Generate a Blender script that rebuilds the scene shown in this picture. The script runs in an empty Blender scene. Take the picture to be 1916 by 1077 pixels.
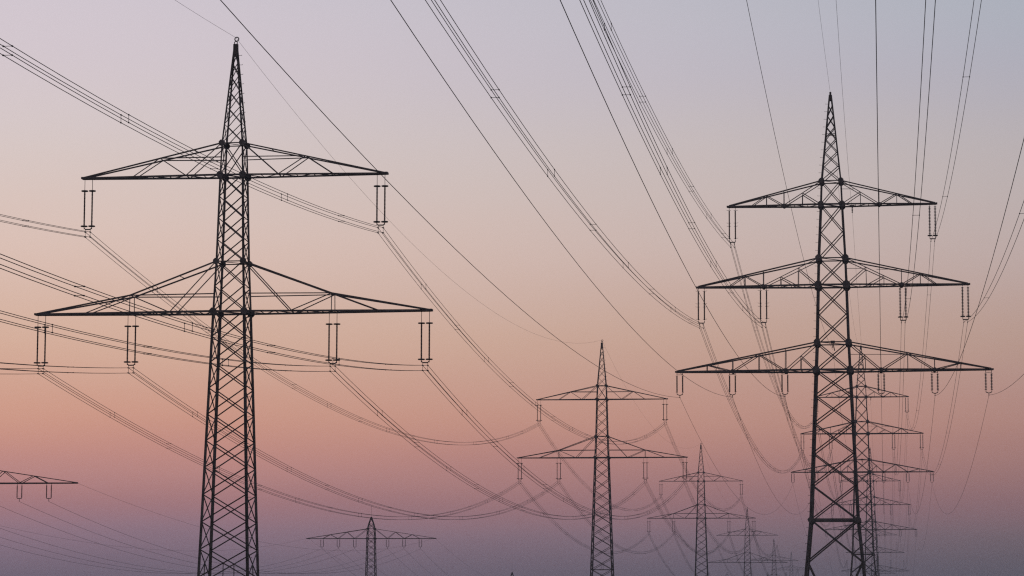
import bpy, bmesh, math, random
from mathutils import Vector, Matrix
random.seed(7)
sc = bpy.context.scene
C = sc.collection

# ------------------------------------------------------------------ camera
FPX, PSI, PHI, RHO = 5322.2, 0.1304, 0.1165, 0.002517
fw = Vector((-math.sin(PSI)*math.cos(PHI), math.cos(PSI)*math.cos(PHI), math.sin(PHI)))
rt = Vector((math.cos(PSI), math.sin(PSI), 0))
up = rt.cross(fw)
r2 = rt*math.cos(RHO) + up*math.sin(RHO)
u2 = -rt*math.sin(RHO) + up*math.cos(RHO)
cd = bpy.data.cameras.new("camera")
cam = bpy.data.objects.new("camera", cd); C.objects.link(cam)
M = Matrix((r2, u2, -fw)).transposed().to_4x4()
cam.matrix_world = M
cd.sensor_width = 36.0
cd.lens = FPX/1916*36
cd.clip_start = 0.5; cd.clip_end = 30000
sc.camera = cam

# ------------------------------------------------------------------ world: dusk sky, colour bands by height, warmer to the left
world = bpy.data.worlds.new("World"); sc.world = world; world.use_nodes = True
nt = world.node_tree; nt.nodes.clear()
def nd(t, **k):
    n = nt.nodes.new(t)
    for a, b in k.items(): setattr(n, a, b)
    return n
def s2l(c):
    return tuple(((v/255)/12.92 if v/255 <= .04045 else ((v/255+.055)/1.055)**2.4) for v in c) + (1,)
SKY_Y = [1077, 1000, 950, 900, 850, 790, 720, 640, 560, 470, 370, 250, 130, 0, -160]
SKY_L = [(117,98,115),(152,123,139),(171,121,124),(192,139,135),(203,144,133),(216,159,137),(216,168,148),(221,182,160),(221,188,172),(225,197,185),(221,200,192),(218,204,202),(215,202,208),(213,202,210),(204,198,210)]
SKY_R = [(82,77,88),(118,101,108),(138,105,112),(155,116,115),(168,125,120),(182,138,127),(183,146,137),(188,156,142),(190,164,156),(193,174,170),(192,179,177),(188,180,182),(177,175,188),(176,181,191),(163,170,184)]
SKY_HIGH = (120,138,165)
def zof(y): return math.sin(math.atan((1161.0-y)/FPX))
ZMAX = 0.5
def ramp(cols):
    r = nd('ShaderNodeValToRGB'); cr = r.color_ramp; cr.interpolation = 'B_SPLINE'
    while len(cr.elements) > 1: cr.elements.remove(cr.elements[-1])
    cr.elements[0].position = 0; cr.elements[0].color = s2l(tuple(v*.92 for v in cols[0]))
    for y, c in zip(SKY_Y, cols):
        e = cr.elements.new(zof(y)/ZMAX); e.color = s2l(c)
    e = cr.elements.new(1.0); e.color = s2l(SKY_HIGH)
    return r
tc = nd('ShaderNodeTexCoord'); sx = nd('ShaderNodeSeparateXYZ'); nt.links.new(tc.outputs['Generated'], sx.inputs[0])
nz = nd('ShaderNodeTexNoise'); nz.inputs['Scale'].default_value = 9; nz.inputs['Detail'].default_value = 2
mpn = nd('ShaderNodeMapping'); mpn.inputs['Scale'].default_value = (1, 1, 5)
nt.links.new(tc.outputs['Generated'], mpn.inputs[0]); nt.links.new(mpn.outputs[0], nz.inputs['Vector'])
wob = nd('ShaderNodeMath', operation='MULTIPLY_ADD'); wob.inputs[1].default_value = 0.006; wob.inputs[2].default_value = -0.003
nt.links.new(nz.outputs['Fac'], wob.inputs[0])
za = nd('ShaderNodeMath', operation='ADD'); nt.links.new(sx.outputs['Z'], za.inputs[0]); nt.links.new(wob.outputs[0], za.inputs[1])
zz = nd('ShaderNodeMath', operation='MULTIPLY'); zz.inputs[1].default_value = 1/ZMAX
nt.links.new(za.outputs[0], zz.inputs[0])
rl, rr = ramp(SKY_L), ramp(SKY_R)
nt.links.new(zz.outputs[0], rl.inputs[0]); nt.links.new(zz.outputs[0], rr.inputs[0])
az = nd('ShaderNodeMath', operation='ARCTAN2'); nt.links.new(sx.outputs['X'], az.inputs[0]); nt.links.new(sx.outputs['Y'], az.inputs[1])
mr = nd('ShaderNodeMapRange'); mr.inputs['From Min'].default_value = -.309; mr.inputs['From Max'].default_value = .047
nt.links.new(az.outputs[0], mr.inputs['Value'])
mx = nd('ShaderNodeMix', data_type='RGBA')
pw = nd('ShaderNodeMath', operation='POWER'); pw.inputs[1].default_value = 1.3
nt.links.new(mr.outputs[0], pw.inputs[0]); nt.links.new(pw.outputs[0], mx.inputs[0]); nt.links.new(rl.outputs[0], mx.inputs[6]); nt.links.new(rr.outputs[0], mx.inputs[7])
bg = nd('ShaderNodeBackground'); nt.links.new(mx.outputs[2], bg.inputs[0]); bg.inputs[1].default_value = 1.0
wo = nd('ShaderNodeOutputWorld'); nt.links.new(bg.outputs[0], wo.inputs[0])

# ------------------------------------------------------------------ sun: the last weak light of the set sun, from the left
sl = bpy.data.lights.new("sun", 'SUN'); sl.energy = 0.06; sl.angle = math.radians(2); sl.color = (1, .72, .5)
so = bpy.data.objects.new("sun", sl); C.objects.link(so)
so.rotation_euler = Vector((0.94, -.33, -.035)).to_track_quat('-Z', 'Y').to_euler()
sc.view_settings.view_transform = 'Standard'; sc.view_settings.look = 'None'
sc.view_settings.exposure = 0; sc.view_settings.gamma = 1
sc.render.engine = 'CYCLES'
sc.cycles.use_denoising = False
sc.cycles.max_bounces = 3; sc.cycles.diffuse_bounces = 1; sc.cycles.volume_bounces = 0
sc.cycles.filter_width = 1.25

# ------------------------------------------------------------------ materials
def mat(name, base, rough=.6, metal=0., var=.35, scale=3.0, spec=.3):
    m = bpy.data.materials.new(name); m.use_nodes = True
    n = m.node_tree; b = n.nodes['Principled BSDF']
    t = n.nodes.new('ShaderNodeTexNoise'); t.inputs['Scale'].default_value = scale; t.inputs['Detail'].default_value = 5
    g = n.nodes.new('ShaderNodeNewGeometry'); n.links.new(g.outputs['Position'], t.inputs['Vector'])
    r = n.nodes.new('ShaderNodeValToRGB')
    r.color_ramp.elements[0].position = .3; r.color_ramp.elements[1].position = .7
    r.color_ramp.elements[0].color = tuple(v*(1-var) for v in base)+(1,)
    r.color_ramp.elements[1].color = tuple(v*(1+var) for v in base)+(1,)
    n.links.new(t.outputs['Fac'], r.inputs[0]); n.links.new(r.outputs[0], b.inputs['Base Color'])
    b.inputs['Roughness'].default_value = rough; b.inputs['Metallic'].default_value = metal
    b.inputs['Specular IOR Level'].default_value = spec
    return m
STEEL = mat('painted_steel', (.085,.070,.066), .7, var=.4, scale=1.5, spec=.15)
WIRE = mat('weathered_aluminium', (.055,.048,.047), .8, var=.2, scale=.5, spec=.1)
PORC = mat('brown_porcelain', (.055,.030,.025), .45, var=.2, scale=4, spec=.2)
GLASS = mat('dark_glass_discs', (.045,.042,.042), .35, var=.2, scale=4, spec=.3)
GALV = mat('fitting_steel', (.065,.056,.053), .7, var=.2, scale=4, spec=.15)

# ------------------------------------------------------------------ mesh helpers
class MB:
    def __init__(s): s.v = []; s.f = []
    def add(s, vs, fs):
        o = len(s.v); s.v += vs; s.f += [tuple(i+o for i in f) for f in fs]
    def prism(s, A, B, prof, ref=None):
        A, B = Vector(A), Vector(B); d = (B-A)
        if d.length < 1e-4: return
        d.normalize()
        r = Vector(ref) if ref else (Vector((0,0,1)) if abs(d.z) < .9 else Vector((0,1,0)))
        x = d.cross(r)
        if x.length < 1e-3: x = d.cross(Vector((1,.3,0)))
        x.normalize(); y = x.cross(d); n = len(prof)
        vs = [tuple(A+x*p+y*q) for p, q in prof] + [tuple(B+x*p+y*q) for p, q in prof]
        fs = [(i, (i+1) % n, n+(i+1) % n, n+i) for i in range(n)] + [tuple(range(n))[::-1], tuple(range(n, 2*n))]
        s.add(vs, fs)
    def angle(s, A, B, w, ref=None, flip=1):       # rolled steel angle section
        t = w*.16; h = w/2
        P = [(-h,-h),(h,-h),(h,-h+t),(-h+t,-h+t),(-h+t,h),(-h,h)]
        s.prism(A, B, [(p*flip, q) for p, q in P], ref)
    def rod(s, A, B, r, n=6, ref=None):
        s.prism(A, B, [(r*math.cos(6.28318*i/n), r*math.sin(6.28318*i/n)) for i in range(n)], ref)
    def box(s, c, sx, sy, sz):
        x, y, z = c; a, b, e = sx/2, sy/2, sz/2
        s.add([(x+i*a, y+j*b, z+k*e) for i in (-1,1) for j in (-1,1) for k in (-1,1)],
              [(0,1,3,2),(4,6,7,5),(0,4,5,1),(2,3,7,6),(0,2,6,4),(1,5,7,3)])
    def lathe(s, cx, cy, prof, n=8):               # prof: (z, r)
        o = len(s.v)
        for z, r in prof: s.v += [(cx+r*math.cos(6.28318*i/n), cy+r*math.sin(6.28318*i/n), z) for i in range(n)]
        for k in range(len(prof)-1):
            for i in range(n): s.f.append((o+k*n+i, o+k*n+(i+1) % n, o+(k+1)*n+(i+1) % n, o+(k+1)*n+i))
        s.f.append(tuple(o+i for i in range(n))); s.f.append(tuple(o+(len(prof)-1)*n+i for i in range(n))[::-1])
    def torus(s, c, R, r, axis='z', n=16, m=6):
        o = len(s.v)
        for i in range(n):
            a = 6.28318*i/n
            for j in range(m):
                b = 6.28318*j/m; q = R+r*math.cos(b); h = r*math.sin(b)
                p = (q*math.cos(a), q*math.sin(a), h)
                if axis == 'y': p = (p[0], p[2], p[1])
                s.v.append((c[0]+p[0], c[1]+p[1], c[2]+p[2]))
        for i in range(n):
            for j in range(m): s.f.append((o+i*m+j, o+((i+1) % n)*m+j, o+((i+1) % n)*m+(j+1) % m, o+i*m+(j+1) % m))
    def octo(s, c, r, t=.04, n=8):                 # gusset plate in the x-z plane
        s.prism((c[0], c[1]-t/2, c[2]), (c[0], c[1]+t/2, c[2]), [(r*math.cos(6.28318*(i+.5)/n), r*math.sin(6.28318*(i+.5)/n)) for i in range(n)])
    def build(s, name, m, parent=None):
        me = bpy.data.meshes.new(name); me.from_pydata(s.v, [], s.f); me.materials.append(m)
        bm = bmesh.new(); bm.from_mesh(me); bmesh.ops.recalc_face_normals(bm, faces=bm.faces); bm.to_mesh(me); bm.free()
        o = bpy.data.objects.new(name, me); C.objects.link(o)
        if parent: o.parent = parent
        return o
def empty(name, loc, rz, label, cat, group=None):
    o = bpy.data.objects.new(name, None); C.objects.link(o); o.location = loc; o.rotation_euler = (0, 0, rz)
    o.empty_display_size = 2
    tag(o, label, cat, group); return o
def tag(o, label, cat, group=None):
    o['label'] = label; o['category'] = cat
    if group: o['group'] = group
def kids(o): return [x for x in bpy.data.objects if x.parent is o]

# ------------------------------------------------------------------ ground
PROF = [(-400,-3),(0,-1.7),(120,-5),(264,-8),(527,-2.4),(700,-.4),(836,-1.4),(1076,-3),(1300,-9),(1459,-11),(1842,-22),(2500,-28),(9000,-34)]
def ground_z(x, y):
    z = PROF[-1][1] if y > PROF[-1][0] else PROF[0][1]
    for (a, p), (b, q) in zip(PROF, PROF[1:]):
        if a <= y <= b:
            t = (y-a)/(b-a); t = t*t*(3-2*t); z = p+(q-p)*t; break
    if math.hypot(x, y) > 20: z += .35*math.sin(x*.013+1)*math.sin(y*.011)
    return z
g = MB()
xs = [-4000+i*100 for i in range(81)]; ys = [-400+i*40 for i in range(80)] + [2800+i*300 for i in range(18)]
g.v = [(x, y, ground_z(x, y)) for y in ys for x in xs]
W_ = len(xs)
g.f = [(j*W_+i, j*W_+i+1, (j+1)*W_+i+1, (j+1)*W_+i) for j in range(len(ys)-1) for i in range(W_-1)]
GR = mat('field_grass', (.045,.055,.028), .95, var=.45, scale=.03, spec=.05)
go = g.build('ground', GR); go['kind'] = 'structure'
for p in go.data.polygons: p.use_smooth = True

# ------------------------------------------------------------------ pylon builder
def make_pylon(name, label, group, prof, panels, leg_w, br_w, arms, peak_z, kind, pegs=None, ties=(), hang=None):
    """prof: (z, half width) from base up; panels: z levels of X panels; arms: list of dicts"""
    root = empty(name, (0,0,0), 0, label, 'pylon', group)
    def hw(z):
        for (a, p), (b, q) in zip(prof, prof[1:]):
            if a <= z <= b: return p+(q-p)*(z-a)/(b-a)
        return prof[-1][1] if z > prof[-1][0] else prof[0][1]
    for sx in (-1, 1):
        for sy in (-1, 1):
            m = MB()
            for (a, p), (b, q) in zip(prof, prof[1:]):
                w = leg_w(a)
                m.angle((sx*p, sy*p, a), (sx*q, sy*q, b+.02), w, ref=(0, sy, 0), flip=-sx*sy)
            if pegs and pegs[0] == sx and sy == -1:
                z = 4.0
                while z < peak_z-.8:
                    x = sx*hw(z); m.rod((x, -hw(z), z), (x+sx*.36, -hw(z), z), .018, 5)
                    m.rod((x+sx*.36, -hw(z), z-.01), (x+sx*.36, -hw(z), z+.05), .018, 5)
                    z += pegs[1]
            m.build('leg', STEEL, root)
    m = MB()
    def face(ax, s, u, z):
        h = hw(z)
        return (u*h, s*h, z) if ax == 0 else (s*h, u*h, z)
    for a, b in zip(panels, panels[1:]):
        w = br_w(a)
        for ax in (0, 1):
            for s in (-1, 1):
                n = (0, s, 0) if ax == 0 else (s, 0, 0)
                off = Vector(n)*w*.3
                m.angle(Vector(face(ax, s, -1, a))+off, Vector(face(ax, s, 1, b))+off, w, ref=n)
                m.angle(Vector(face(ax, s, 1, a))-off*.6, Vector(face(ax, s, -1, b))-off*.6, w, ref=n)
                if hang and abs(hang-a) < .01:       # redundant verticals and tie below the crossing
                    m.angle(face(ax, s, 0, (a+b)/2), face(ax, s, 0, a), w*.8, ref=n)
                    m.angle(face(ax, s, -1, a), face(ax, s, 1, a), w, ref=n)
    m.build('lattice_bracing', STEEL, root)
    for z, w in ties:
        m = MB()
        for ax in (0, 1):
            for s in (-1, 1):
                m.angle(face(ax, s, -1, z), face(ax, s, 1, z), w, ref=(0,0,1))
        m.angle(face(0, -1, -1, z), face(0, 1, 1, z), w*.6, ref=(0,0,1))
        m.build('horizontal_frame', STEEL, root)
    # peak
    m = MB()
    if kind == 'L':
        m.box((0,0,peak_z-.45), .34,.34,.9)
        m.rod((0,0,peak_z),(0,0,peak_z+.1),.06,6)
        m.torus((0,0,peak_z+.2), .12, .035, 'y'); m.torus((.07,0,peak_z+.5), .16, .045, 'y')
    elif kind == 'R':
        m.rod((0,0,peak_z-.6), (0,0,peak_z+.25), .11, 6); m.box((0,0,peak_z-.5), .34,.34,.5)
    else:
        m.box((0,0,peak_z-.1), .2,.2,.3); m.rod((0,0,peak_z), (0,0,peak_z+2.4), .02, 5)
    m.build('peak_fitting', STEEL, root)
    # arms
    for A in arms:
        z0, L, h = A['z'], A['half'], A['h']
        for sg in (-1, 1):
            hb, ht = hw(z0), hw(z0+h)
            tw = A.get('tipw', .22)
            def P(u, v, s):
                topz = h
                for (a, p), (b, q) in zip(A['top'], A['top'][1:]):
                    if a-1e-6 <= u <= b+1e-6: topz = p+(q-p)*(u-a)/(b-a)
                xb = hb+(L-hb)*u
                zt = topz*v
                if v > 0 and u < .3: xb -= (hb-ht)*v*(1-u/.3)
                yb = hb+(tw-hb)*u; yt = ht+(tw-ht)*u
                return Vector((sg*xb, s*(yb+(yt-yb)*v), z0+zt))
            m = MB(); cw, tw2, dw = A['w']
            for s in (-1, 1):
                m.angle(P(0,0,s), P(1,0,s)+Vector((sg*.12,0,0)), cw, ref=(0,0,1))
                for (a, p), (b, q) in zip(A['top'], A['top'][1:]): m.angle(P(a,1,s), P(b,1,s), tw2, ref=(0,0,1))
                for (u1, v1, u2, v2) in A['mem']:
                    m.angle(P(u1,v1,s), P(u2,v2,s), dw*(.8 if u1 == u2 else 1), ref=(0,1,0))
            # plan bracing between the near and far bottom chords, zigzag, and ties between the top chords
            n = A['zig']
            for i in range(n):
                a, b = i/n, (i+1)/n; s = 1 if i % 2 else -1
                m.angle(P(a,0,s), P(b,0,-s), dw*.85, ref=(0,0,1)); m.angle(P(b,0,-1), P(b,0,1), dw*.8, ref=(0,0,1))
            for (ra, rb, rz_) in A.get('rail', ()) if sg > 0 else ():
                xa = hb+(L-hb)*ra; xb_ = hb+(L-hb)*rb
                m.rod((xa, -(hb+(tw-hb)*ra), z0+rz_), (xb_, -(hb+(tw-hb)*rb), z0+rz_), .03, 5)
            for u in A['cross']: m.angle(P(u,1,-1), P(u,1,1), dw*.8, ref=(0,0,1))
            m.box((sg*(L+.0), 0, z0+.02), .5, tw*2+.2, .16)
            if 'gus' in A:
                for u in A['bg']:
                    for s in (-1, 1):
                        q = P(u,0,s); m.octo((q.x, q.y+s*.06, q.z), A['gus']*.5)
            ao = m.build('crossarm', STEEL, root)
            if 'gus' in A:
                for s in (-1, 1):
                    for v in (0, 1):
                        q = P(0,v,s); k = MB(); k.octo((q.x, q.y+s*.08, q.z), A['gus']*(1 if v == 0 else .9)); k.build('gusset_plate', STEEL, ao)
    return root

def pick(tab):
    def f(z):
        w = tab[0][1]
        for a, b in tab:
            if z >= a: w = b
        return w
    return f

# insulator sets: hang at local (x, 0, z); all end in the bundle clamps
def insulator_set(root, x, z, style, bundle):
    m = MB()
    if style == 'longrod':                # left row: long rods with rings, four wire clamps
        dx, top, ring1, ring2, yk = .31, 0, -.95, -3.78, -4.02
        rr = .022
        m.box((x,0,z+yk-.02), .46,.06,.09)
        for s in (-1, 1): m.prism((x+s*dx,0,z+yk+.1), (x+s*.2,0,z+yk), [(-.04,-.03),(.04,-.03),(.04,.03),(-.04,.03)])
        for s in (-1, 1):
            m.rod((x+s*.2,0,z+yk), (x+s*.2,0,z+yk-.63), .016, 5)
            m.box((x+s*.2,0,z+yk-.23), .10,.34,.07); m.box((x+s*.2,0,z+yk-.63), .10,.34,.07)
    else:
        if style == 'short': dx, ring1, ring2, yk = .31, -.42, -2.2, -2.42
        elif style == 'glass': dx, ring1, ring2, yk = .30, -.22, -3.45, -3.78
        else: dx, ring1, ring2, yk = .33, -.35, -3.55, -3.85
        rr = .03
        if style == 'short':
            m.prism((x-dx,0,z+yk), (x,0,z+yk-.12), [(-.05,-.04),(.05,-.04),(.05,.04),(-.05,.04)])
            m.prism((x+dx,0,z+yk), (x,0,z+yk-.12), [(-.05,-.04),(.05,-.04),(.05,.04),(-.05,.04)])
            m.rod((x,0,z+yk-.1), (x,0,z-2.75), .03, 6); m.box((x,0,z-2.75), .1,.3,.08)
        else:
            m.box((x,0,z+yk-.02), .62,.07,.11)
            e = .2
            low = -.58 if bundle == 4 else -.30
            for s in (-1, 1):
                m.rod((x+s*e,0,z+yk), (x+s*e,0,z+yk+low), .018, 5)
                m.box((x+s*e,0,z+yk+low), .10,.34,.07)
                if bundle == 4: m.box((x+s*e,0,z+yk-.2), .10,.34,.07)
    o = m.build('insulator_set', GALV, root)
    for s in (-1, 1):
        k = MB(); pr = []; za, zb = z+ring1, z+ring2
        k.rod((x+s*dx,0,z), (x+s*dx,0,z+ring1+.05), rr, 6)
        k.rod((x+s*dx,0,z+ring2-.05), (x+s*dx,0,z+yk), .034, 6)
        if style == 'short': k.box((x+s*dx*.5,0,z-.28), dx,.05,.05)
        if style == 'glass' or (style == 'short' and x > 0):
            n = int((za-zb)/.16)
            for i in range(n):
                t = za+(zb-za)*i/n; d = (zb-za)/n
                pr += [(t,.045),(t+d*.3,.06),(t+d*.45,.14),(t+d*.62,.14),(t+d*.7,.05)]
            mt = GLASS
        else:
            n = 26 if style != 'short' else 16
            R1, R2 = (.055, .085) if style == 'longrod' else (.065, .10)
            for i in range(n):
                t = za+(zb-za)*i/n; d = (zb-za)/n
                pr += [(t,R1),(t+d*.4,R1),(t+d*.5,R2),(t+d*.7,R1)]
            mt = PORC
        pr.append((zb,.035)); k.lathe(x+s*dx, 0, pr, 8)
        k.build('insulator_string', mt, o)
        if style == 'longrod':
            for t in (ring1, ring2):
                k = MB(); k.torus((x+s*dx,0,z+t), .235, .05, 'z', 18, 6); k.rod((x+s*dx-.2,0,z+t), (x+s*dx+.2,0,z+t), .018, 5)
                k.build('corona_ring', GALV, o)
        elif style == 'glass':
            k = MB(); k.torus((x+s*dx,0,z+ring2), .21, .06, 'z', 18, 6); k.rod((x+s*dx-.2,0,z+ring2), (x+s*dx+.2,0,z+ring2), .03, 5); k.build('corona_ring', GALV, o)
        else:
            k = MB()
            lev = (ring1, ring2) if style == 'short' else (ring1, (ring1+ring2)/2+.2, (ring1+ring2)/2-.15, ring2+.1)
            a = .14 if style == 'short' else .3
            for t in lev:
                k.rod((x+s*dx-a*.6,0,z+t), (x+s*dx+s*0+a*.6,0,z+t), .018, 5); k.rod((x+s*dx+s*a*.6,0,z+t), (x+s*dx+s*a,0,z+t+.05), .018, 5)
            k.build('arcing_horn', GALV, o)
    return o

# ---- left row type (two crossarms)
LH0, LH1, LH2 = 45.84, 34.9, 24.04
LPROF = [(-10,2.42),(6.6,1.83),(24.04,1.24),(28.0,1.08),(34.9,.91),(37.45,.82),(45.0,.14),(45.5,.13)]
def seq(a, b, n, r=1.0):
    w = [r**i for i in range(n)]; t = sum(w); o = [a]
    for x in w: o.append(o[-1]+(b-a)*x/t)
    return o
Lpan = seq(-10,24.04,16,.992)[:-1] + seq(24.04,28.0,2)[:-1] + seq(28.0,34.9,4)[:-1] + [34.9] + seq(37.45,44.95,6,.92)
LMEM1 = [(.444,1,.25,0),(.444,1,.64,0),(0,1,.25,0),(.444,1,0,.556)]
LMEM2 = [(0,1,.245,0),(.473,1,.25,0),(.473,1,.73,0),(.473,1,.473,0),(.473,1,0,.35)]
_hang = min(Lpan, key=lambda z: abs(z-4.2))
def left_pylon():
    r = make_pylon('lattice_pylon', '', 'lattice pylons of the two-armed power line', LPROF, Lpan,
        pick([(-10,.21),(10,.19),(24,.16),(34,.12)]), pick([(-10,.085),(24,.078),(34,.072),(37.4,.055)]),
        [dict(z=LH1, half=12.1, h=2.55, top=[(0,2.55),(1,.06)], mem=LMEM1, zig=8, cross=(.2,.444), w=(.14,.105,.078), gus=.30, bg=()),
         dict(z=LH2, half=15.7, h=3.96, top=[(0,3.96),(.473,1.39),(1,.06)], mem=LMEM2, zig=12, cross=(.2,.473), w=(.155,.11,.082), gus=.30, bg=())],
        LH0-.42, 'L', pegs=(1,.78), ties=((LH1,.15),(LH1+2.55,.09),(LH2,.16),(LH2+3.96,.09)), hang=_hang)
    for x, z in ((-11.8,LH1),(11.8,LH1),(-15.4,LH2),(15.4,LH2),(-8.08,LH2),(8.08,LH2)):
        insulator_set(r, x, z-.05, 'longrod', 4)
    return r

# ---- right row type (three crossarms)
RH0, RH1, RH2, RH3, RHW = 57.53, 45.25, 36.37, 27.09, 10.89
def right_pylon(waist):
    RPROF = [(-10,4.55),(waist-4.5,2.95),(waist,2.52),(27.09,1.83),(30.1,1.70),(36.37,1.53),(39.3,1.44),(45.25,1.15),(47.85,1.05),(57.5,.09)]
    pan = [-10, waist-4.5, waist] + seq(waist,27.09,5,.93)[1:] + [30.1] + seq(30.1,36.37,2)[1:] + [39.3] + seq(39.3,45.25,2)[1:] + [47.85] + seq(47.85,56.3,6,.93)[1:]
    T = [(.4,0,0,1),(.4,0,.59,1),(.59,1,.755,0),(.2,.62,.2,0),(.2,.62,0,0),(.4,0,.4,1),(.59,0,.59,1)]
    Mi = [(0,1,.455,0),(.455,0,.61,1),(.61,1,.745,0),(.165,.76,0,0),(.165,.76,.165,0),(.31,.46,.31,0),(.31,.46,.18,0),(.455,0,.455,1),(.61,0,.61,1)]
    Lo = [(0,1,.22,0),(.11,.57,0,0),(.11,.57,.11,0),(.22,0,.41,1),(.41,1,.6,0),(.6,0,.785,1),(.22,0,.22,1),(.41,0,.41,1),(.6,0,.6,1),(.785,0,.785,1)]
    r = make_pylon('lattice_pylon', '', 'lattice pylons of the three-armed power line', RPROF, pan,
        pick([(-10,.34),(27,.28),(36,.24),(45,.17)]), pick([(-10,.15),(10.8,.12),(27,.11),(39,.10),(45,.085)]),
        [dict(z=RH1, half=11.2, h=2.6, top=[(0,2.6),(1,.1)], mem=T, zig=7, cross=(.4,.59), w=(.17,.13,.085), gus=.36, bg=(.4,), rail=((0,.13,1.62),)),
         dict(z=RH2, half=14.6, h=2.93, top=[(0,2.93),(1,.1)], mem=Mi, zig=9, cross=(.455,.61), w=(.18,.14,.085), gus=.44, bg=(.455,), rail=((0,.13,1.72),(.25,.42,1.62))),
         dict(z=RH3, half=16.95, h=3.0, top=[(0,3.0),(1,.1)], mem=Lo, zig=10, cross=(.41,.785), w=(.19,.14,.09), gus=.42, bg=(.22,.6), rail=((0,.38,1.6),))],
        RH0+.05, 'R', pegs=(-1,.86), ties=((RH1,.2),(RH1+2.6,.12),(RH2,.2),(RH2+2.93,.13),(RH3,.21),(RH3+3,.13),(waist,.24),(52.9+.2,.08)))
    for x, z, st in ((-10.85,RH1,'horned'),(-14.3,RH2,'horned'),(-7.5,RH2,'horned')): insulator_set(r, x, z-.05, st, 4)
    for x, z in ((10.9,RH1),(7.6,RH2),(14.3,RH2)): insulator_set(r, x, z-.05, 'glass', 2)
    for x in (-16.7,-10.95,-5.25,5.15,10.9,16.65): insulator_set(r, x, RH3-.03, 'short', 1)
    for sx in (-1, 1):
        for sy in (-1, 1):
            m = MB(); m.octo((sx*2.5, sy*2.62, waist-.05), .36, .05); m.build('gusset_plate', STEEL, r)
    # the small hangers of the two thin cables: at the centre of the lowest frame, and under the top arm
    m = MB(); m.box((0,-1.7,30.05), .45,.3,.3); m.rod((0,-1.75,30.1),(.2,-1.75,29.1), .05, 6); m.rod((-.12,-1.75,30.0),(0,-1.75,29.4), .04, 6)
    m.build('cable_hanger', GALV, r)
    m = MB(); m.box((2.25,0,45.15), .5,.2,.2); m.rod((2.25,0,45.1),(2.25,0,44.35), .035, 6)
    for i in range(4): m.lathe(2.25, 0, [(45.0-i*.16,.03),(44.95-i*.16,.1),(44.92-i*.16,.1),(44.9-i*.16,.03)], 8)
    m.build('cable_hanger', GALV, r)
    return r

# ---- low single-armed type
MPROF = [(-24,1.35),(0,.80),(2.0,.72),(3.0,.5),(4.4,.08)]
def single_arm_pylon():
    mem = [(0,1,.21,0),(.21,0,.34,1),(.34,1,.49,0),(.49,0,.62,1),(.62,1,.75,0)]
    r = make_pylon('lattice_pylon', '', 'low lattice pylons with one crossarm', MPROF, seq(-24,0,15,.96)[:-1]+[0,2.0,3.0,4.2],
        pick([(-30,.15)]), pick([(-30,.065)]),
        [dict(z=0, half=13.2, h=2.0, top=[(0,2.0),(1,.08)], mem=mem, zig=8, cross=(.34,.62), w=(.13,.09,.07), gus=.22, bg=())],
        4.4, 'M', ties=((0,.12),(2.0,.08),(3.0,.06)))
    for x in (-10.2,-6.8,-3.4,3.4,6.8,10.2): low_insulator(r, x)
    return r
def low_insulator(r, x):
    m = MB(); m.rod((x-.27,0,-1.7),(x+.27,0,-1.7), .045, 6); m.rod((x,0,-1.7),(x,0,-2.05), .03, 6)
    o = m.build('insulator_set', GALV, r)
    for s in (-1,1):
        k = MB(); pr = []
        for i in range(11):
            t = -.25-i*.13; pr += [(t,.05),(t-.05,.05),(t-.07,.08),(t-.09,.05)]
        k.rod((x+s*.27,0,0),(x+s*.27,0,-.3), .025, 6); k.lathe(x+s*.27, 0, pr, 7); k.build('insulator_string', PORC, o)

# ------------------------------------------------------------------ placing the pylons
D1R, D1L, XR, SR, XL, SL = 310.0, 218.0, -5.4152, 382.91, -49.787, 309.27
LA = -0.00449
RZ = {0:11.39, 1:0, 2:8.84, 3:7.16, 4:-1.56, 5:-14.5}
LZ = {0:9.0, 1:0, 2:6.17, 3:6.0, 4:-.62, 5:-4.2, 6:-3.4}
def lpos(k, off, h):
    y = D1L+SL*(k-1); x = XL+off
    return Vector((math.cos(LA)*x+math.sin(LA)*y, math.cos(LA)*y-math.sin(LA)*x, h+LZ[k]))
def rpos(k, off, h): return Vector((XR+off, D1R+SR*(k-1), h+RZ[k]))

def copy_tree(src, depth):
    r = src.copy(); C.objects.link(r)
    for ch in kids(src):
        c = ch.copy(); C.objects.link(c); c.parent = r
        if depth > 1:
            for g2 in kids(ch):
                d = g2.copy(); C.objects.link(d); d.parent = c
    return r
def place(o, base, pos, rz, dz):
    """the model's origin goes down to its foot"""
    o.location = (pos[0], pos[1], pos[2]); o.rotation_euler = (0,0,rz)
# the empties sit at the foot: shift every mesh up by the foot's depth
def rebase(root, zb):
    done = set()
    for ch in kids(root):
        for o in [ch]+kids(ch):
            if o.data.name in done: continue
            done.add(o.data.name); o.data.transform(Matrix.Translation((0,0,-zb)))
Llab = {1:'largest two-armed lattice pylon, dominating the left half of the picture',
        2:'second two-armed lattice pylon of its row, right of the picture centre',
        3:'third two-armed lattice pylon of its row, mid-sized, left of the big three-armed pylon',
        4:'fourth two-armed lattice pylon, small, its lower arm at the bottom edge',
        5:'tiny hazy pylon under the right arm of the fourth two-armed one',
        6:'tiniest pylon tip just left of the foot of the big three-armed pylon'}
Rlab = {1:'biggest dark three-armed lattice pylon at right, with splayed legs',
        2:'three-armed lattice pylon directly behind the biggest, tip near its lowest arm',
        3:'third three-armed lattice pylon of the right row, hazy, behind the second',
        4:'fourth three-armed lattice pylon, faint, only its upper arms above the bottom edge',
        5:'fifth and faintest three-armed pylon, hidden mostly behind the others at bottom right'}
L1 = left_pylon(); rebase(L1, -10)
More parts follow.
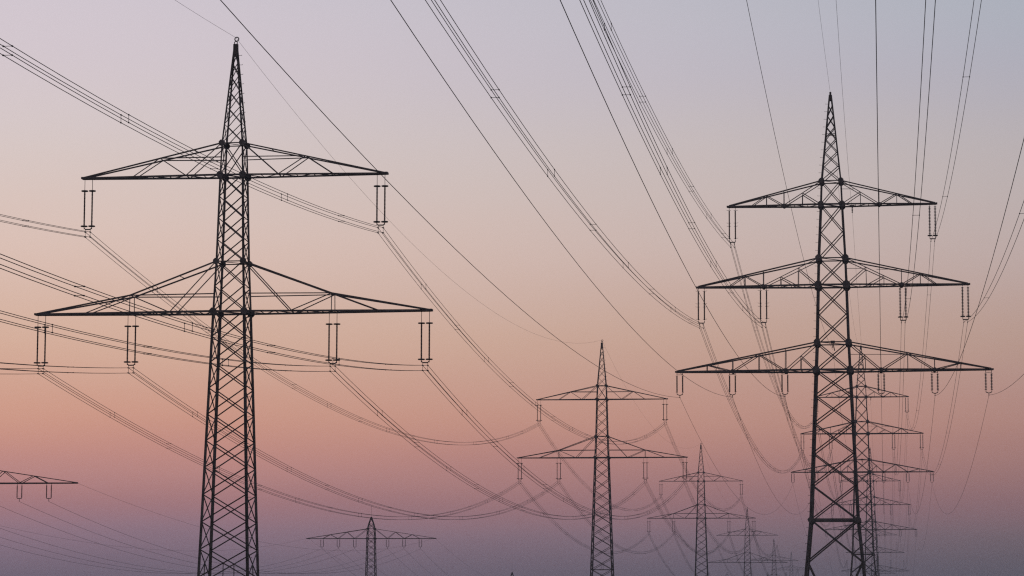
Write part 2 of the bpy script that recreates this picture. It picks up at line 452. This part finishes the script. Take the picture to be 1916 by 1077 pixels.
for k in range(1, 7):
    o = L1 if k == 1 else copy_tree(L1, 2 if k < 4 else 1)
    p = lpos(k, 0, -10); o.location = p; o.rotation_euler = (0,0,-LA); o['label'] = Llab[k]
R1 = right_pylon(RHW); rebase(R1, -10)
R1.location = rpos(1,0,-10); R1['label'] = Rlab[1]
R2 = right_pylon(7.3); rebase(R2, -10)
for k in range(2, 6):
    o = R2 if k == 2 else copy_tree(R2, 2 if k < 4 else 1)
    o.location = rpos(k,0,-10); o['label'] = Rlab[k]
# low line
MN = Vector((-103.07,309.63,15.2)); MM = Vector((-104.38,575.34,16.65)); MT = MM+(MM-MN)*.87; MT.z = 9.3
MA = math.atan2(MM.x-MN.x, MM.y-MN.y)
def mpos(T, off, dz): return Vector((T.x+math.cos(MA)*off, T.y-math.sin(MA)*off, T.z+dz))
S1 = single_arm_pylon(); rebase(S1, -24)
for i, (T, lb) in enumerate(((MM,'low one-armed lattice pylon with six insulators, bottom edge left of centre'),
                             (MN,'one-armed pylon cut by the left edge, only its right arm end showing'),
                             (MT,'faint thin rod tip of a distant pylon at the bottom edge, near the centre'))):
    o = S1 if i == 0 else copy_tree(S1, 2 if i == 1 else 1)
    o.location = (T.x, T.y, T.z-24); o.rotation_euler = (0,0,-MA); o['label'] = lb

# ------------------------------------------------------------------ wires
def span_pts(A, B, S, n=56):
    return [A+(B-A)*(i/n)-Vector((0,0,4*S*(i/n)*(1-i/n))) for i in range(n+1)]
def tube(mb, pts, r, n=5):
    o = len(mb.v); N = len(pts)
    for i, p in enumerate(pts):
        d = (pts[min(i+1,N-1)]-pts[max(i-1,0)]).normalized()
        x = d.cross(Vector((0,0,1))).normalized(); y = x.cross(d)
        for j in range(n):
            a = 6.28318*j/n; mb.v.append(tuple(p+x*r*math.cos(a)+y*r*math.sin(a)))
    for i in range(N-1):
        for j in range(n): mb.f.append((o+i*n+j, o+i*n+(j+1) % n, o+(i+1)*n+(j+1) % n, o+(i+1)*n+j))
def single(name, A, B, S, r, label, cat, group):
    m = MB(); tube(m, span_pts(A, B, S), r); o = m.build(name, WIRE); tag(o, label, cat, group)
    for p in o.data.polygons: p.use_smooth = True
    return o
def bundle(A, B, S, nw, label, group, first=.045, step=.065, r=.019, far=False):
    root = empty('conductor_bundle', A, 0, label, 'power line', group)
    rel = lambda q: q-A
    b = .205; d = (B-A); side = Vector((d.y, -d.x, 0)).normalized()
    offs = [(-b,b),(b,b),(-b,-b),(b,-b)] if nw == 4 else [(-b,0),(b,0)]
    pts = [rel(q) for q in span_pts(A, B, S)]
    for ox, oz in offs:
        m = MB(); tube(m, [q+side*ox+Vector((0,0,oz)) for q in pts], r)
        o = m.build('conductor', WIRE, root)
        for p in o.data.polygons: p.use_smooth = True
    t, i = first, 0
    while t < .97:
        q = rel(A+(B-A)*t-Vector((0,0,4*S*t*(1-t))))
        def P(ox, oz): return q+side*ox+Vector((0,0,oz))
        e = b
        if nw == 2: prs = [((-e,0),(e,0))]
        elif i % 2 == 0: prs = [((-e,-e),(-e,e)),((e,-e),(e,e))]
        else: prs = [((-e,-e),(e,-e)),((-e,e),(e,e))]
        for a1, a2 in prs:
            m = MB(); m.rod(P(*a1), P(*a2), .014, 5)
            for a3 in (a1, a2): m.box(tuple(P(*a3)), .06,.13,.06)
            m.build('spacer', GALV, root)
        t += step; i += 1
    return root
LATT = {'tl':(-11.8,LH1,'upper arm left tip'),'tr':(11.8,LH1,'upper arm right tip'),
        'ol':(-15.4,LH2,'lower arm left tip'),'il':(-8.08,LH2,'lower arm inner left'),
        'ir':(8.08,LH2,'lower arm inner right'),'or':(15.4,LH2,'lower arm right tip')}
Lname = {0:'the left picture edge',1:'largest two-armed pylon',2:'second two-armed pylon',3:'third two-armed pylon',4:'fourth two-armed pylon',5:'fifth two-armed pylon',6:'sixth two-armed pylon'}
for k in range(0, 6):
    for key, (o_, h_, where) in LATT.items():
        lab = ('four-wire bundle from %s to next, %s' % (Lname[k], where)) if k else 'four-wire bundle entering from left to largest two-armed pylon, '+where
        fr = {'tr':.751-.065*10,'tl':.101}.get(key, .10) if k == 0 else .07
        bundle(lpos(k,o_,h_-4.5), lpos(k+1,o_,h_-4.5), 9.33 if k == 0 else 9.0, 4, lab, 'four-wire bundles of the two-armed line', first=fr, r=.019)
    lab = 'thin earth wire between the tips of %s and %s' % (Lname[k], Lname[k+1]) if k else 'thin earth wire from the top edge down to the tip of the largest two-armed pylon'
    single('earth_wire', lpos(k,0,LH0+.2), lpos(k+1,0,LH0+.2), 7.9 if k == 0 else 8.2, .011, lab, 'cable', 'earth wires between pylon tips')
RATT = {'tl':(-10.85,RH1-4.25,4,'top arm left tip'),'tr':(10.9,RH1-4.1,2,'top arm right tip'),
        'ol':(-14.3,RH2-4.25,4,'middle arm left tip'),'il':(-7.5,RH2-4.25,4,'middle arm inner left'),
        'ir':(7.6,RH2-4.1,2,'middle arm inner right'),'or':(14.3,RH2-4.1,2,'middle arm right tip'),
        'a':(-16.7,RH3-2.78,1,'lowest arm leftmost'),'b':(-10.95,RH3-2.78,1,'lowest arm second from left'),
        'c':(-5.25,RH3-2.78,1,'lowest arm third from left'),'d':(5.15,RH3-2.78,1,'lowest arm fourth from left'),
        'e':(10.9,RH3-2.78,1,'lowest arm fifth from left'),'f':(16.65,RH3-2.78,1,'lowest arm rightmost')}
Rname = {1:'biggest three-armed pylon',2:'second three-armed pylon',3:'third three-armed pylon',4:'fourth three-armed pylon',5:'fifth three-armed pylon'}
DX0 = {'d':.28,'e':.82,'f':.9}
for k in range(0, 5):
    for key, (o_, h_, nw, where) in RATT.items():
        A, B = rpos(k,o_+(DX0.get(key,0) if k == 0 else 0),h_), rpos(k+1,o_,h_)
        S = (10.2 if nw == 4 else 11.6 if nw == 2 else 10.1) if k == 0 else (9.7 if nw == 4 else 10.6 if nw == 2 else 9.9)
        wn = {4:'four-wire bundle',2:'two-wire bundle',1:'single wire'}[nw]
        lab = ('%s coming from overhead to biggest three-armed pylon, %s' if k == 0 else '%s from '+Rname.get(k,'')+' to the next behind, %s') % (wn, where)
        if nw == 1:
            single('power_cable', A, B, S, .017, lab, 'cable', 'single wires of the three-armed line')
        else:
            bundle(A, B, S, nw, lab, 'wire bundles of the three-armed line', first=(.11 if nw == 4 else .151) if k == 0 else .08, step=.065 if nw == 4 else .171, r=.019)
    frm = 'from overhead to the '+Rname[1] if k == 0 else 'from the %s to the next behind' % Rname[k]
    single('earth_wire', rpos(k,0,RH0+(-2.0 if k == 0 else .2)), rpos(k+1,0,RH0+.2), 7.0 if k == 0 else 8.0, .011, 'thin earth wire '+frm+', tip to tip', 'cable', 'earth wires between pylon tips')
    single('thin_cable', rpos(k,(3.47 if k == 0 else 2.25),44.3-(2.4 if k == 0 else 0)), rpos(k+1,2.25,44.3), 8.0, .011, 'thin cable '+frm+', under top arm right half', 'cable', 'thin cables of the three-armed line')
    single('thin_cable', rpos(k,0,(30.1-3.4) if k == 0 else 29.0)+Vector((0,-1.7,0)), rpos(k+1,0,29.2)+Vector((0,-1.7,0)), 8.2, .012 , 'thin cable '+frm+', at mast centre', 'cable', 'thin cables of the three-armed line')
mn = ['leftmost','second from left','third from left','third from right','second from right','rightmost']
for (A_, B_, what) in ((MN, MM, 'from edge-cut one-armed pylon to the low one'), (MM, MT, 'from low one-armed pylon to faint distant one')):
    for i, x in enumerate((-10.2,-6.8,-3.4,3.4,6.8,10.2)):
        single('power_cable', mpos(A_,x,-2.05), mpos(B_,x,-2.05), 6.5, .016, 'single wire %s, %s' % (what, mn[i]), 'cable', 'single wires of the one-armed line')
    for s, w in ((-1,'left'),(1,'right')):
        single('earth_wire', mpos(A_,s*13.2,.1), mpos(B_,s*13.2,.1), 4.8, .011, 'thin earth wire %s, %s arm tips' % (what, w), 'cable', 'earth wires at the one-armed pylon arm tips')

# ------------------------------------------------------------------ haze
h = MB(); h.box((0, 3900-300, (78-40)/2), 9000, 9200, 118)
hm = bpy.data.materials.new('haze'); hm.use_nodes = True; n = hm.node_tree; n.nodes.clear()
pv = n.nodes.new('ShaderNodeVolumePrincipled'); pv.inputs['Color'].default_value = (.80,.80,.86,1)
pv.inputs['Density'].default_value = .00012; pv.inputs['Anisotropy'].default_value = .2
oo = n.nodes.new('ShaderNodeOutputMaterial'); n.links.new(pv.outputs[0], oo.inputs['Volume'])
ho = h.build('haze', hm); ho['kind'] = 'stuff'
